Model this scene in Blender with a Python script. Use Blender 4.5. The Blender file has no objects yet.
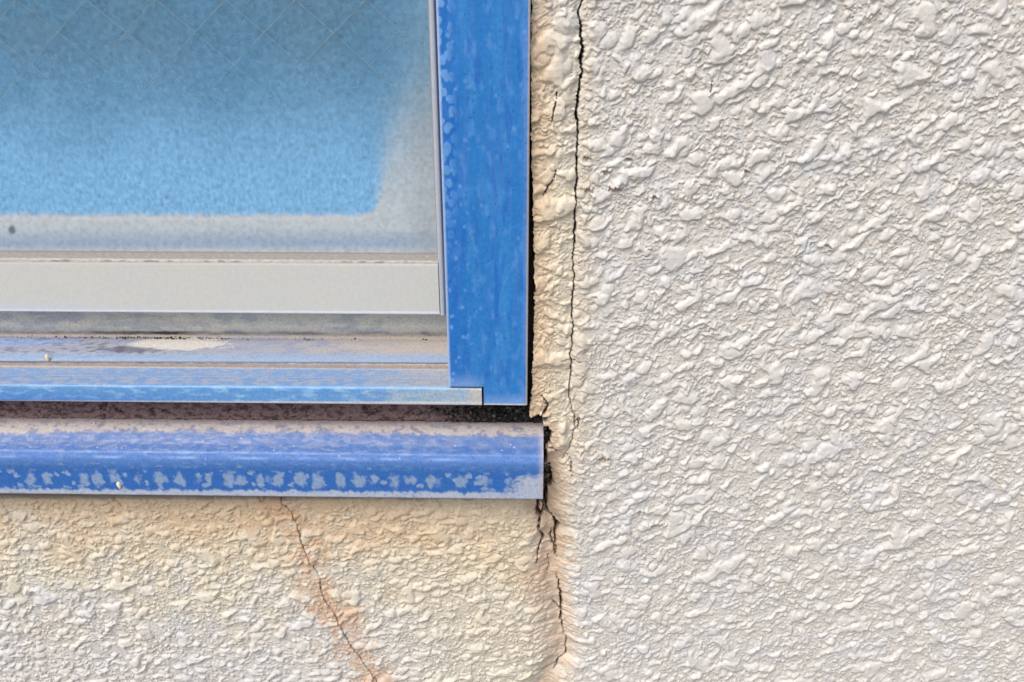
import bpy, math
import numpy as np
from mathutils import Vector, Matrix, Euler

# ---------------------------------------------------------------- camera
W, H = 1024, 682
FPX = 860.0
PITCH, YAW, ROLL, DIST = 24.0, 1.1, 0.0, 0.43
scene = bpy.context.scene
cam_d = bpy.data.cameras.new("camera"); cam = bpy.data.objects.new("camera", cam_d)
scene.collection.objects.link(cam); scene.camera = cam
cam_d.sensor_width = 36.0; cam_d.lens = FPX / W * 36.0
cam_d.clip_start = 0.01; cam_d.clip_end = 500
RM = (Matrix.Rotation(math.radians(YAW), 3, 'Z') @ Matrix.Rotation(math.radians(90 - PITCH), 3, 'X')
      @ Matrix.Rotation(math.radians(ROLL), 3, 'Z'))
CP = Vector((0, 0, 0)) - DIST * (RM @ Vector((0, 0, -1)))
cam.matrix_world = Matrix.Translation(CP) @ RM.to_4x4()
scene.render.resolution_x, scene.render.resolution_y = W, H

# ---------------------------------------------------------------- light
world = bpy.data.worlds.new("World"); scene.world = world; world.use_nodes = True
wn = world.node_tree.nodes; bg = wn["Background"]
sky = wn.new("ShaderNodeTexSky"); sky.sky_type = 'NISHITA'; sky.sun_disc = False
SUN_EL, SUN_AZ = 56.0, 215.0            # azimuth measured from +Y, clockwise seen from above
sky.sun_elevation = math.radians(SUN_EL); sky.sun_rotation = math.radians(SUN_AZ)
sky.dust_density = 6.0; sky.air_density = 1.0; sky.ozone_density = 0.6
bg.inputs[1].default_value = 0.10
world.node_tree.links.new(sky.outputs[0], bg.inputs[0])
sun_d = bpy.data.lights.new("sun", 'SUN'); sun_d.energy = 1.5; sun_d.angle = math.radians(40)
sun_d.color = (1.0, 0.95, 0.90)
sun = bpy.data.objects.new("sun", sun_d); scene.collection.objects.link(sun)
sd = Vector((math.sin(math.radians(SUN_AZ)) * math.cos(math.radians(SUN_EL)),
             math.cos(math.radians(SUN_AZ)) * math.cos(math.radians(SUN_EL)), math.sin(math.radians(SUN_EL))))
sun.rotation_euler = sd.to_track_quat('Z', 'Y').to_euler()
sun.location = sd * 3
vs = scene.view_settings
vs.view_transform = 'Standard'; vs.look = 'None'; vs.gamma = 1; vs.exposure = 0.46
vs.use_curve_mapping = False

# ---------------------------------------------------------------- pixel -> point on the plane y = const
def P(px, py, y=0.0):
    d = RM @ Vector(((px - W / 2) / FPX, (H / 2 - py) / FPX, -1.0))
    t = (y - CP.y) / d.y
    return CP + d * t
def X(px, py, y=0.0): return P(px, py, y).x
def Z(px, py, y=0.0): return P(px, py, y).z
def Yof(px, py, z):                      # depth at which this ray reaches height z
    d = RM @ Vector(((px - W / 2) / FPX, (H / 2 - py) / FPX, -1.0))
    t = (z - CP.z) / d.z
    return (CP + d * t).y
def pix(x, y, z):                        # inverse, vectorised: point -> pixel
    M = np.array(RM)
    px_ = x - CP.x; py_ = y - CP.y; pz_ = z - CP.z
    a = M[0, 0] * px_ + M[1, 0] * py_ + M[2, 0] * pz_
    b = M[0, 1] * px_ + M[1, 1] * py_ + M[2, 1] * pz_
    c = -(M[0, 2] * px_ + M[1, 2] * py_ + M[2, 2] * pz_)
    return W / 2 + FPX * a / c, H / 2 - FPX * b / c

# ---------------------------------------------------------------- numeric helpers
_rp = np.random.default_rng(11)
_PERM = np.concatenate([_rp.permutation(1024)] * 2).astype(np.int32)
_GX = np.cos(np.arange(1024) * 2 * math.pi / 1024).astype(np.float32); _GY = np.sin(np.arange(1024) * 2 * math.pi / 1024).astype(np.float32)
_R01 = _rp.random(1024).astype(np.float32)
def noise(u, v, s=0):
    """gradient noise, about -0.7..0.7"""
    u, v = np.broadcast_arrays(np.asarray(u, np.float32), np.asarray(v, np.float32))
    fu0 = np.floor(u); fv0 = np.floor(v); fu = u - fu0; fv = v - fv0
    iu = fu0.astype(np.int32) + s * 71; iv = fv0.astype(np.int32) + s * 37
    wu = fu * fu * fu * (fu * (fu * 6 - 15) + 10); wv = fv * fv * fv * (fv * (fv * 6 - 15) + 10)
    pa = _PERM[iu & 1023]; pb = _PERM[(iu + 1) & 1023]; v0 = iv & 1023; v1 = (iv + 1) & 1023
    def g(p, q, a, b):
        t = _PERM[p + q]
        return _GX[t] * (fu - a) + _GY[t] * (fv - b)
    a0 = g(pa, v0, 0, 0); a1 = g(pb, v0, 1, 0); b0 = g(pa, v1, 0, 1); b1 = g(pb, v1, 1, 1)
    r0 = a0 + (a1 - a0) * wu; r1 = b0 + (b1 - b0) * wu
    return r0 + (r1 - r0) * wv
def fbm(u, v, s=0, o=4, g=0.5):
    r = 0; a = 1.0
    for k in range(o):
        r = r + a * noise(u * 2 ** k + 17.3 * k, v * 2 ** k - 9.1 * k, s + k); a *= g
    return r
def cells(u, v, s=0):
    """distance to nearest jittered point and that point's random value"""
    u, v = np.broadcast_arrays(np.asarray(u, np.float32), np.asarray(v, np.float32))
    fu0 = np.floor(u); fv0 = np.floor(v); iu = fu0.astype(np.int32) + s * 71; iv = fv0.astype(np.int32) + s * 37
    fu = u - fu0; fv = v - fv0
    best = np.full(u.shape, 99.0, np.float32); rv = np.zeros(u.shape, np.float32)
    for a in (-1, 0, 1):
        pa = _PERM[(iu + a) & 1023]
        for b in (-1, 0, 1):
            t = _PERM[pa + ((iv + b) & 1023)]
            d = (a + _R01[t] - fu) ** 2 + (b + _R01[(t + 311) & 1023] - fv) ** 2
            m = d < best; best = np.where(m, d, best); rv = np.where(m, _R01[(t + 677) & 1023], rv)
    return np.sqrt(best), rv
def ss(a, b, x):
    t = np.clip((x - a) / (b - a), 0, 1); return t * t * (3 - 2 * t)
def lin(r, g, b):
    c = np.array([r, g, b], float) / 255.0
    return np.where(c <= 0.04045, c / 12.92, ((c + 0.055) / 1.055) ** 2.4)
def mix(a, b, f):
    f = np.asarray(f)[..., None]; return a * (1 - f) + b * f
def polydist(px, py, pts):
    """distance in pixels to a polyline and the fraction along it"""
    best = np.full(px.shape, 1e9); fr = np.zeros(px.shape)
    n = len(pts) - 1
    for k in range(n):
        (x0, y0), (x1, y1) = pts[k], pts[k + 1]
        dx, dy = x1 - x0, y1 - y0; L = dx * dx + dy * dy
        t = np.clip(((px - x0) * dx + (py - y0) * dy) / L, 0, 1)
        d = np.hypot(px - x0 - t * dx, py - y0 - t * dy)
        m = d < best; best = np.where(m, d, best); fr = np.where(m, (k + t) / n, fr)
    return best, fr

# ---------------------------------------------------------------- object helpers
COL = scene.collection
def empty(name, loc, label, cat):
    o = bpy.data.objects.new(name, None); COL.objects.link(o); o.location = loc
    o.empty_display_size = 0.02; o["label"] = label; o["category"] = cat
    return o
def link(name, me, mat, parent=None):
    o = bpy.data.objects.new(name, me); COL.objects.link(o)
    me.materials.append(mat)
    if parent is not None:
        o.parent = parent
        o.matrix_parent_inverse = world_of(parent).inverted()
    return o
def world_of(o):
    m = o.matrix_basis.copy()
    if o.parent: m = world_of(o.parent) @ o.matrix_parent_inverse @ m
    return m
def mesh_np(name, verts, quads, tris=None, colors=None, smooth=True):
    me = bpy.data.meshes.new(name)
    tris = np.zeros((0, 3), int) if tris is None else tris
    nv, nq, nt = len(verts), len(quads), len(tris)
    me.vertices.add(nv); me.vertices.foreach_set("co", np.asarray(verts, np.float32).ravel())
    me.loops.add(nq * 4 + nt * 3)
    me.loops.foreach_set("vertex_index", np.concatenate([np.asarray(quads).ravel(), np.asarray(tris).ravel()]).astype(np.int32))
    me.polygons.add(nq + nt)
    me.polygons.foreach_set("loop_start", np.concatenate([np.arange(nq) * 4, nq * 4 + np.arange(nt) * 3]).astype(np.int32))
    me.polygons.foreach_set("use_smooth", np.full(nq + nt, smooth))
    me.update(calc_edges=True)
    if colors is not None:
        a = me.attributes.new("Col", 'FLOAT_COLOR', 'POINT')
        c = np.ones((nv, 4), np.float32); c[:, :colors.shape[1]] = colors
        a.data.foreach_set("color", c.ravel())
    me.validate()
    return me
def sheet(name, X_, Y_, Z_, col, mat, parent, mask=None, back=None, backcol=None, smooth=True):
    """a relief: grid of points (rows x columns), faces where mask, rim returned to depth `back`"""
    R, C = X_.shape
    idx = np.arange(R * C).reshape(R, C)
    m = np.ones((R - 1, C - 1), bool) if mask is None else mask
    i, j = np.nonzero(m)
    q = np.stack([idx[i, j], idx[i, j + 1], idx[i + 1, j + 1], idx[i + 1, j]], 1)
    V = np.stack([X_, Y_, Z_], -1).reshape(-1, 3); Cc = col.reshape(R * C, -1)
    if back is not None:
        mp = np.zeros((R + 1, C + 1), bool); mp[1:-1, 1:-1] = m
        edges = []
        a, b = np.nonzero(m & ~mp[:-2, 1:-1]); edges.append(np.stack([idx[a, b], idx[a, b + 1]], 1))
        a, b = np.nonzero(m & ~mp[2:, 1:-1]); edges.append(np.stack([idx[a + 1, b + 1], idx[a + 1, b]], 1))
        a, b = np.nonzero(m & ~mp[1:-1, :-2]); edges.append(np.stack([idx[a + 1, b], idx[a, b]], 1))
        a, b = np.nonzero(m & ~mp[1:-1, 2:]); edges.append(np.stack([idx[a, b + 1], idx[a + 1, b + 1]], 1))
        e = np.concatenate(edges)
        u = np.unique(e); n0 = len(V)
        top = V[u].copy(); bot = V[u].copy(); bot[:, 1] = back
        mp2 = np.full(n0, -1); mp2[u] = np.arange(len(u))
        bc = Cc[u] if backcol is None else np.broadcast_to(backcol, (len(u), Cc.shape[1]))
        V = np.concatenate([V, top, bot]); Cc = np.concatenate([Cc, bc, bc])
        k0, k1 = n0 + mp2[e[:, 0]], n0 + mp2[e[:, 1]]
        q = np.concatenate([q, np.stack([k1, k0, k0 + len(u), k1 + len(u)], 1)])
    used = np.unique(q); rm = np.full(len(V), -1); rm[used] = np.arange(len(used))
    q = rm[q]; V = V[used]; Cc = Cc[used]
    # front faces look towards -y
    q = q[:, ::-1]
    return link(name, mesh_np(name, V, q, None, Cc, smooth), mat, parent)
def resample(prof, step, smooth=2):
    p = np.array(prof, float); out = []
    for k in range(len(p) - 1):
        n = max(2, int(np.ceil(np.linalg.norm(p[k + 1] - p[k]) / step)))
        out.append(p[k] + (p[k + 1] - p[k]) * (np.arange(n) / n)[:, None])
    out = np.concatenate(out + [p[-1:]])
    for _ in range(smooth):
        o2 = out.copy(); o2[1:-1] = out[:-2] * .25 + out[1:-1] * .5 + out[2:] * .25; out = o2
    return out
def extrude(name, prof, x0, x1, xstep, pstep, colfn, mat, parent, relief=None, smooth=2):
    """section (y, z) drawn from its top/back edge round the front to its bottom/back edge, run along x; ends closed"""
    p = resample(prof, pstep, smooth); xs = np.arange(x0, x1, xstep); xs = np.append(xs, x1)
    Xg, _ = np.meshgrid(xs, p[:, 0]); Yg = np.repeat(p[:, :1], len(xs), 1); Zg = np.repeat(p[:, 1:], len(xs), 1)
    s = np.concatenate([[0], np.cumsum(np.linalg.norm(np.diff(p, axis=0), axis=1))])
    S = np.repeat(s[:, None], len(xs), 1)
    px, py = pix(Xg, Yg, Zg)
    if relief is not None:
        Yg = Yg - relief(Xg, Zg, S, px, py)
    col = colfn(Xg, Zg, S, px, py)
    R, C = Xg.shape; idx = np.arange(R * C).reshape(R, C)
    q = np.stack([idx[:-1, :-1], idx[1:, :-1], idx[1:, 1:], idx[:-1, 1:]], -1).reshape(-1, 4)
    V = np.stack([Xg, Yg, Zg], -1).reshape(-1, 3); Cc = col.reshape(R * C, -1)
    tr = []; n0 = len(V); extraV = []; extraC = []
    for side, jcol in ((0, 0), (1, C - 1)):
        ring = V[idx[:, jcol]]; b = n0 + sum(len(e) for e in extraV)
        cen = np.array([[ring[0, 0], max(ring[:, 0 + 1].max(), 0) , ring[:, 2].mean()]])
        extraV.append(np.concatenate([ring, cen])); extraC.append(np.concatenate([Cc[idx[:, jcol]], Cc[idx[:1, jcol]]]))
        a = np.arange(R - 1)
        t = np.stack([b + a, b + a + 1, np.full(R - 1, b + R)], 1)
        tr.append(t if side else t[:, ::-1])
    V = np.concatenate([V] + extraV); Cc = np.concatenate([Cc] + extraC)
    return link(name, mesh_np(name, V, q, np.concatenate(tr), Cc), mat, parent)

# ---------------------------------------------------------------- materials
def material(name, rough=0.6, spec=0.3, metal=0.0, grain=0.12, gscale=900, bump=0.0, bscale=1500, roughvar=0.0, sheen=0.0):
    m = bpy.data.materials.new(name); m.use_nodes = True
    nt = m.node_tree; N = nt.nodes; L = nt.links; b = N["Principled BSDF"]
    at = N.new("ShaderNodeAttribute"); at.attribute_name = "Col"
    tc = N.new("ShaderNodeTexCoord")
    nz = N.new("ShaderNodeTexNoise"); nz.inputs["Scale"].default_value = gscale; nz.inputs["Detail"].default_value = 4
    L.new(tc.outputs["Object"], nz.inputs["Vector"])
    mr = N.new("ShaderNodeMapRange"); mr.inputs[1].default_value = 0.3; mr.inputs[2].default_value = 0.7
    mr.inputs[3].default_value = 1 - grain; mr.inputs[4].default_value = 1 + grain
    L.new(nz.outputs[0], mr.inputs[0])
    mx = N.new("ShaderNodeMix"); mx.data_type = 'RGBA'; mx.blend_type = 'MULTIPLY'; mx.inputs[0].default_value = 1
    L.new(at.outputs["Color"], mx.inputs[6]); L.new(mr.outputs[0], mx.inputs[7])
    L.new(mx.outputs[2], b.inputs["Base Color"])
    b.inputs["Roughness"].default_value = rough; b.inputs["Specular IOR Level"].default_value = spec
    b.inputs["Metallic"].default_value = metal
    if roughvar:
        r2 = N.new("ShaderNodeMapRange"); r2.inputs[1].default_value = 0.3; r2.inputs[2].default_value = 0.7
        r2.inputs[3].default_value = rough - roughvar; r2.inputs[4].default_value = rough + roughvar
        n3 = N.new("ShaderNodeTexNoise"); n3.inputs["Scale"].default_value = 140; n3.inputs["Detail"].default_value = 5
        L.new(tc.outputs["Object"], n3.inputs["Vector"]); L.new(n3.outputs[0], r2.inputs[0]); L.new(r2.outputs[0], b.inputs["Roughness"])
    if bump:
        n2 = N.new("ShaderNodeTexNoise"); n2.inputs["Scale"].default_value = bscale; n2.inputs["Detail"].default_value = 3
        L.new(tc.outputs["Object"], n2.inputs["Vector"])
        bp = N.new("ShaderNodeBump"); bp.inputs["Strength"].default_value = bump; bp.inputs["Distance"].default_value = 0.0003
        L.new(n2.outputs[0], bp.inputs["Height"]); L.new(bp.outputs[0], b.inputs["Normal"])
    return m
M_stucco = material("painted_stucco", 0.55, 0.35, grain=0.06, gscale=700, bump=0.35, bscale=1600)
M_seal = material("painted_sealant", 0.55, 0.35, grain=0.07, gscale=700, bump=0.35, bscale=1600)
M_mortar = material("dark_mortar", 0.95, 0.1, grain=0.35, gscale=900, bump=0.8, bscale=1400)
M_frame = material("weathered_blue_aluminium", 0.42, 0.45, grain=0.10, gscale=600, bump=0.10, bscale=1200, roughvar=0.1)
M_sill = material("chalked_blue_sill", 0.42, 0.45, grain=0.12, gscale=700, bump=0.25, bscale=1300, roughvar=0.12)
M_track = material("dusty_blue_track", 0.5, 0.4, grain=0.14, gscale=800, bump=0.2, bscale=1500, roughvar=0.1)
M_sash = material("silver_sash_aluminium", 0.4, 0.5, grain=0.04, gscale=500, bump=0.05, bscale=1500)
M_grit = material("black_grit", 0.8, 0.25, grain=0.4, gscale=1200, bump=0.5)
M_flake = material("paint_flake", 0.6, 0.3, grain=0.06, gscale=900, bump=0.3)
M_plain = material("concrete", 0.9, 0.2, grain=0.2, gscale=6)

# glass front: dusty film over a clear sheet
def glass_material():
    m = bpy.data.materials.new("dusty_wired_glass"); m.use_nodes = True
    nt = m.node_tree; N = nt.nodes; L = nt.links; b = N["Principled BSDF"]; out = N["Material Output"]
    at = N.new("ShaderNodeAttribute"); at.attribute_name = "Col"
    tc = N.new("ShaderNodeTexCoord")
    nz = N.new("ShaderNodeTexNoise"); nz.inputs["Scale"].default_value = 450; nz.inputs["Detail"].default_value = 5
    L.new(tc.outputs["Object"], nz.inputs["Vector"])
    mr = N.new("ShaderNodeMapRange"); mr.inputs[1].default_value = 0.3; mr.inputs[2].default_value = 0.7
    mr.inputs[3].default_value = -0.12; mr.inputs[4].default_value = 0.12
    L.new(nz.outputs[0], mr.inputs[0])
    ad = N.new("ShaderNodeMath"); ad.operation = 'ADD'; ad.use_clamp = True
    L.new(at.outputs["Alpha"], ad.inputs[0]); L.new(mr.outputs[0], ad.inputs[1])
    b.inputs["Roughness"].default_value = 0.45; b.inputs["Specular IOR Level"].default_value = 0.4
    L.new(at.outputs["Color"], b.inputs["Base Color"])
    tr = N.new("ShaderNodeBsdfTransparent"); tr.inputs[0].default_value = (0.95, 0.98, 0.99, 1)
    gl = N.new("ShaderNodeBsdfGlossy"); gl.inputs["Roughness"].default_value = 0.12
    fr = N.new("ShaderNodeFresnel"); fr.inputs[0].default_value = 1.45
    m1 = N.new("ShaderNodeMixShader"); L.new(fr.outputs[0], m1.inputs[0]); L.new(tr.outputs[0], m1.inputs[1]); L.new(gl.outputs[0], m1.inputs[2])
    m2 = N.new("ShaderNodeMixShader"); L.new(ad.outputs[0], m2.inputs[0]); L.new(m1.outputs[0], m2.inputs[1]); L.new(b.outputs[0], m2.inputs[2])
    L.new(m2.outputs[0], out.inputs[0])
    return m
M_glass = glass_material()
M_back = material("frosted_glass_back", 0.5, 0.3, grain=0.12, gscale=420, bump=0.6, bscale=500)
M_wire = material("mesh_wire", 0.4, 0.5, grain=0.05)

# ================================================================ THE WALL
YJ = -0.004                                   # front plane of the window jamb
ZT, ZB = 0.40, -0.65                          # the wall is built this far up and down
XL, XR = -0.75, 0.70
def axis(lo, f0, f1, hi, d):
    """even fine steps between f0 and f1, growing steps outside"""
    a = list(np.arange(f0, f1 + d * .5, d)); s = d; x = a[-1]
    while x < hi: s = min(s * 1.06, 0.006); x += s; a.append(min(x, hi))
    s = d; x = a[0]; b = []
    while x > lo: s = min(s * 1.06, 0.006); x -= s; b.append(max(x, lo))
    return np.array(b[::-1] + a)
DX, DZ = 0.00042, 0.00042
zf1 = Z(512, -6); zf0 = min(Z(10, 690), Z(1010, 690))
xf0 = min(X(-8, 682), X(-8, 420)); xf1 = max(X(1032, 0), X(1032, 682))
xs = axis(XL, xf0, xf1, XR, DX); zs = axis(ZB, zf0, zf1, ZT, DZ)[::-1]
Xb, Zb = np.meshgrid(xs, zs)
PX, PY = pix(Xb, np.zeros_like(Xb), Zb)

# cracks in pixels of the photograph, turned into curves x(z) on the wall plane
crackA = [(583, -40), (583, 0), (578, 12), (581, 27), (582, 50), (581, 75), (579, 92), (576, 118), (578, 130), (577, 152), (577, 172), (576, 195),
          (575, 213), (575, 235), (573, 262), (574, 285), (572, 305), (573, 330), (571, 350), (571, 372), (569, 388),
          (569, 400), (573, 412), (575, 420), (574, 432), (571, 446), (570, 455), (571, 475), (570, 500)]
crackC = [(543, 430), (545, 470), (546, 496), (544, 508), (547, 516), (553, 523), (558, 531), (554, 541), (556, 552), (557, 560), (555, 572), (557, 582), (558, 590),
          (561, 600), (561, 616), (562, 630), (564, 640), (567, 652), (565, 660), (559, 666), (556, 671), (550, 682), (549, 720)]
crackB = [(279, 497), (284, 503), (292, 512), (297, 524), (300, 536), (305, 550), (311, 563), (320, 577), (321, 590), (326, 602),
          (334, 612), (341, 626), (349, 642), (357, 653), (366, 666), (374, 676), (384, 690)]
def curve(pts):
    q = [P(a, b) for a, b in pts]; q.sort(key=lambda v: v.z)
    return np.array([v.z for v in q]), np.array([v.x for v in q])
gapL = [(531.5, -40), (531.5, 0), (531, 60), (531.5, 120), (531.5, 150), (533, 200), (534, 250), (535, 290), (534, 320), (533.5, 350),
        (532, 372), (532.5, 390), (530, 405), (529, 425), (529, 500)]
Xw = Xb.copy()
def warp(pts, R, wig=0.0, seed=5, zmin=None, zmax=None):
    cz, cx = curve(pts)
    c = np.interp(zs, cz, cx) + wig * (1.6 * noise(zs * 190, 0 * zs, seed + 2) + noise(zs * 600, 0 * zs, seed) + .8 * noise(zs * 1500, 0 * zs, seed + 1))
    j = int(np.argmin(np.abs(xs - np.mean(cx))))
    d = (c - xs[j])
    g = np.clip(1 - np.abs(xs - xs[j]) / R, 0, 1); g = g * g * (3 - 2 * g)
    return j, c, d, g
jA, cA, dA, gA = warp(crackA, 0.017, 0.0007)
jC, cC, dC, gC = warp(crackC, 0.06, 0.0010, 9)
jB, cB, dB, gB = warp(crackB, 0.11, 0.0004, 15)
jS, cS, dS, gS = warp(gapL, 0.016, 0.0007, 21)
zA = Z(572, 462)                              # below this row the lower crack's warp takes over
lowf = ss(zA + 0.012, zA - 0.012, zs)         # 0 above, 1 below (smooth hand-over)
Xw += (1 - lowf)[:, None] * (dA[:, None] * gA[None] + dS[:, None] * gS[None]) + lowf[:, None] * (dC[:, None] * gC[None])
zsill = Z(280, 492)
lowB = ss(zsill + 0.02, zsill - 0.0, zs)
Xw += lowB[:, None] * dB[:, None] * gB[None]

# ---- relief of the stucco
def stucco(u, v, seed=1, ang=34.0, an=1.25):
    """sprayed droplet texture: smooth blobs over a fine crumpled skin; u, v in millimetres, returns millimetres"""
    u0, v0 = u, v
    wa = noise(u0 / 9, v0 / 9, seed + 50); wb = noise(u0 / 9 + 9, v0 / 9, seed + 51)
    wc_ = noise(u0 / 2.6, v0 / 2.6, seed + 52); wd = noise(u0 / 2.6, v0 / 2.6 + 5, seed + 53)
    u = u0 + 3.0 * wa + 1.0 * wc_; v = v0 + 3.0 * wb + 1.0 * wd
    t = math.radians(ang)
    a = (u * math.cos(t) + v * math.sin(t)) / an; b = (-u * math.sin(t) + v * math.cos(t)) * 1.08
    dens = 0.16 * noise(u0 / 38, v0 / 38, seed + 61)
    n1 = np.maximum(noise(a / 10.0, b / 9.2, seed), noise(a / 15.0 + 40, b / 13.5, seed + 3) - .02) + dens - .05
    n2 = noise(a / 4.8, b / 4.4, seed + 2) + dens * .6
    n3 = noise(a / 2.3, b / 2.1, seed + 4) + dens * .3
    l1 = ss(0.20, 0.37, n1); l2 = ss(0.20, 0.40, n2); l3 = ss(0.10, 0.36, n3)
    # separate droplets that landed on the skin and slumped
    ua, ub = (u0 + 1.1 * wa + .8 * wc_) , (v0 + 1.1 * wb + .8 * wd)
    a2 = (ua * math.cos(t) + ub * math.sin(t)) / (an * 1.15); b2 = (-ua * math.sin(t) + ub * math.cos(t)) * 1.1
    d1, r1 = cells(a2 / 8.5, b2 / 8.5, seed + 20); d2, r2 = cells(a2 / 4.6, b2 / 4.6, seed + 21)
    k1 = .16 + .34 * _R01[(r1 * 1023).astype(np.int32)]; k2 = .16 + .30 * _R01[(r2 * 1023).astype(np.int32)]
    e1 = np.clip(1 - (d1 / k1) ** 2, 0, 1) ** .6 * (r1 > .70); e2 = np.clip(1 - (d2 / k2) ** 2, 0, 1) ** .6 * (r2 > .70)
    f1 = 1 - np.abs(noise(a / 1.6, b / 1.2, seed + 6)) * 2.4
    f2 = noise(a / 1.0, b / 0.85, seed + 8); f3 = noise(u0 / .62, v0 / .62, seed + 10)
    calm_ = .6 + .5 * ss(-.25, .3, noise(u0 / 21, v0 / 21, seed + 63))
    lump = np.maximum(np.maximum(l1, l2 * .9), np.maximum(e1, e2 * .9))
    h = np.maximum(l1 * (0.75 + 1.3 * n1), 1.05 * e1 * (.5 + .6 * r1))
    h = h + np.maximum(0.75 * l2 * (.8 + n2), .62 * e2 * (.6 + .5 * r2)) * (1 - .5 * np.maximum(l1, e1)) + 0.5 * l3 * calm_ * (1 - .85 * lump)
    calm = .68 + .5 * ss(-.25, .3, noise(u0 / 21, v0 / 21, seed + 63) + .6 * noise(u0 / 8, v0 / 8, seed + 64))   # how crumpled the skin is here
    h = h + calm * (0.24 * f1 + 0.40 * f2 + .32 * f3) * (1 - .9 * lump) + 0.5 * noise(a / 17, b / 14, seed + 9) + .10 * wc_
    return h, lump
U, V_ = (Xw * 1000).astype(np.float32), (Zb * 1000).astype(np.float32)
ok = ~((Xb < xs[jS] - .002) & (Zb > Z(300, 436)))          # nothing is needed behind the window
in_strip = (1 - lowf)[:, None] * ss(xs[jA] + .0025, xs[jA] - .0005, Xb) * np.ones_like(Xb)
left_low = lowf[:, None] * ss(xs[jC] + .012, xs[jC] - .012, Xb)
h = np.zeros_like(U); lump = np.zeros_like(U)
def blend(wt, *args):
    k = ok & (wt > 0); a_, b_ = stucco(U[k] * args[0] + args[1], V_[k] * args[0] - args[1], *args[2:])
    h[k] += a_ * wt[k]; lump[k] += b_ * wt[k]
blend((1 - in_strip) * (1 - left_low), 1.0, 0, 1, 34.0, 1.06)
blend(1.35 * in_strip * (1 - left_low), .72, 300, 31, 20.0, 1.0)        # the painted-over joint is softer
blend(left_low, 1.2, 900, 71, 14.0, 1.18)
hm = h * 0.0012
# the slight step from panel to joint, and the furrow of the joint below the sill
jx = np.interp(zs, *curve([(560, 430), (556, 500), (553, 560), (552, 620), (549, 690)]))[:, None]
fur = lowf[:, None] * np.exp(-((Xb - jx) / 0.0085) ** 2)
hm = hm * (1 - .35 * fur) - 0.0070 * fur
hm = hm - 0.0012 * in_strip
# rounded shoulders beside the crack of the joint
dAx = (Xw - np.interp(zs, np.sort(zs), cA[::-1])[:, None])
hm = hm - (1 - lowf)[:, None] * 0.0011 * np.exp(-(dAx / 0.0035) ** 2)
# pits beside the sill end, where the old sealant has fallen out
def pit(cx, cy, rx, ry, depth, seed):
    o_ = np.zeros_like(PX); k = (np.abs(PX - cx) < 2 * rx) & (np.abs(PY - cy) < 2 * ry)
    w = 1 + .55 * fbm(PX[k] / 4, PY[k] / 4, seed, 2)
    o_[k] = ss(1.15, .75, np.hypot((PX[k] - cx) / rx, (PY[k] - cy) / ry) * w) * depth
    return o_
PXw, PYw = pix(Xw, np.zeros_like(Xw), Zb)
PX, PY = PXw, PYw
pits = pit(545.5, 438, 6, 10, .009, 3) + pit(545.5, 480, 5.5, 9, .009, 4) + pit(544, 458, 3, 12, .006, 6) + pit(542, 502, 5, 7, .006, 5) + pit(549, 486, 4, 6, .006, 8) + pit(557, 530, 3, 3, .004, 9) + pit(541, 420, 6, 3.5, .007, 5)
hm = hm - pits
hm = hm - .014 * ss(543.5, 542, PX) * ss(418, 420, PY) * ss(499, 497, PY)
# little burst blisters in the paint: a curled rim around a bare floor
craters = [(616, 189, 6.5, 4.6), (606, 172, 5, 3.4), (603, 459, 5.5, 3.6), (657, 525, 6.5, 2.6), (629, 159, 3.2, 3.2), (587, 158, 4, 3), (655, 197, 4, 3), (588, 190, 4, 4), (746, 171, 3, 2.4), (829, 246, 3.4, 2.4), (640, 512, 6, 2)]
bare = np.zeros_like(hm)
for ci, (cx, cy, ra, rb_) in enumerate(craters):
    k = (np.abs(PX - cx) < 2.6 * ra) & (np.abs(PY - cy) < 2.6 * rb_)
    qx, qy = (PX[k] - cx) / ra, (PY[k] - cy) / rb_
    d = np.hypot(qx, qy) * (1 + .9 * noise(PX[k] / 3.2, PY[k] / 3.2, 600 + ci))
    hm[k] += .0009 * np.exp(-((d - 1.05) / .25) ** 2) * np.clip(.7 - .6 * qy, 0, 1.3) - .0011 * ss(1.0, .55, d)
    bare[k] = np.maximum(bare[k], ss(1.0, .6, d) * (.5 + .5 * noise(PX[k] / 2, PY[k] / 2, 630 + ci)))
# short cracks
dirt = np.zeros_like(hm)
shorts = [([(557, 94), (556, 103), (554, 110), (552, 122)], .8), ([(556, 172), (553, 181), (548, 187), (545, 194), (543, 196)], 1.0),
          ([(542, 397), (546, 401), (547.5, 408), (545, 413), (540, 417), (535, 420)], 1.5),
          ([(541, 498), (538, 507), (537, 514), (540, 520), (538, 530)], 2.2), ([(547, 505), (543, 515), (540, 522), (539, 532)], 1.6),
          ([(538, 530), (543, 542), (538, 551), (537, 566)], 1.3), ([(558, 531), (552, 537), (550, 543), (554, 552), (555, 562)], 1.3),
          ([(546, 452), (551, 449), (556, 452)], .8), ([(549, 470), (551, 478), (549, 486)], 1.1),
          ([(575, 425), (580, 418), (577, 432)], .8), ([(566, 455), (571, 462), (571, 470), (573, 479)], .6),
          ([(548, 558), (549, 572), (547, 580)], .5), ([(561, 616), (556, 612), (552, 606)], .5), ([(556, 671), (548, 674), (541, 676)], .7),
          ([(255, 496), (262, 502), (266, 497)], .5), ([(110, 497), (117, 501), (122, 506)], .4), ([(571, 360), (577, 361), (583, 361)], .5), ([(562, 360), (571, 360)], .5),
          ([(712, 78), (712, 87), (709, 95)], .35)]
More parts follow.
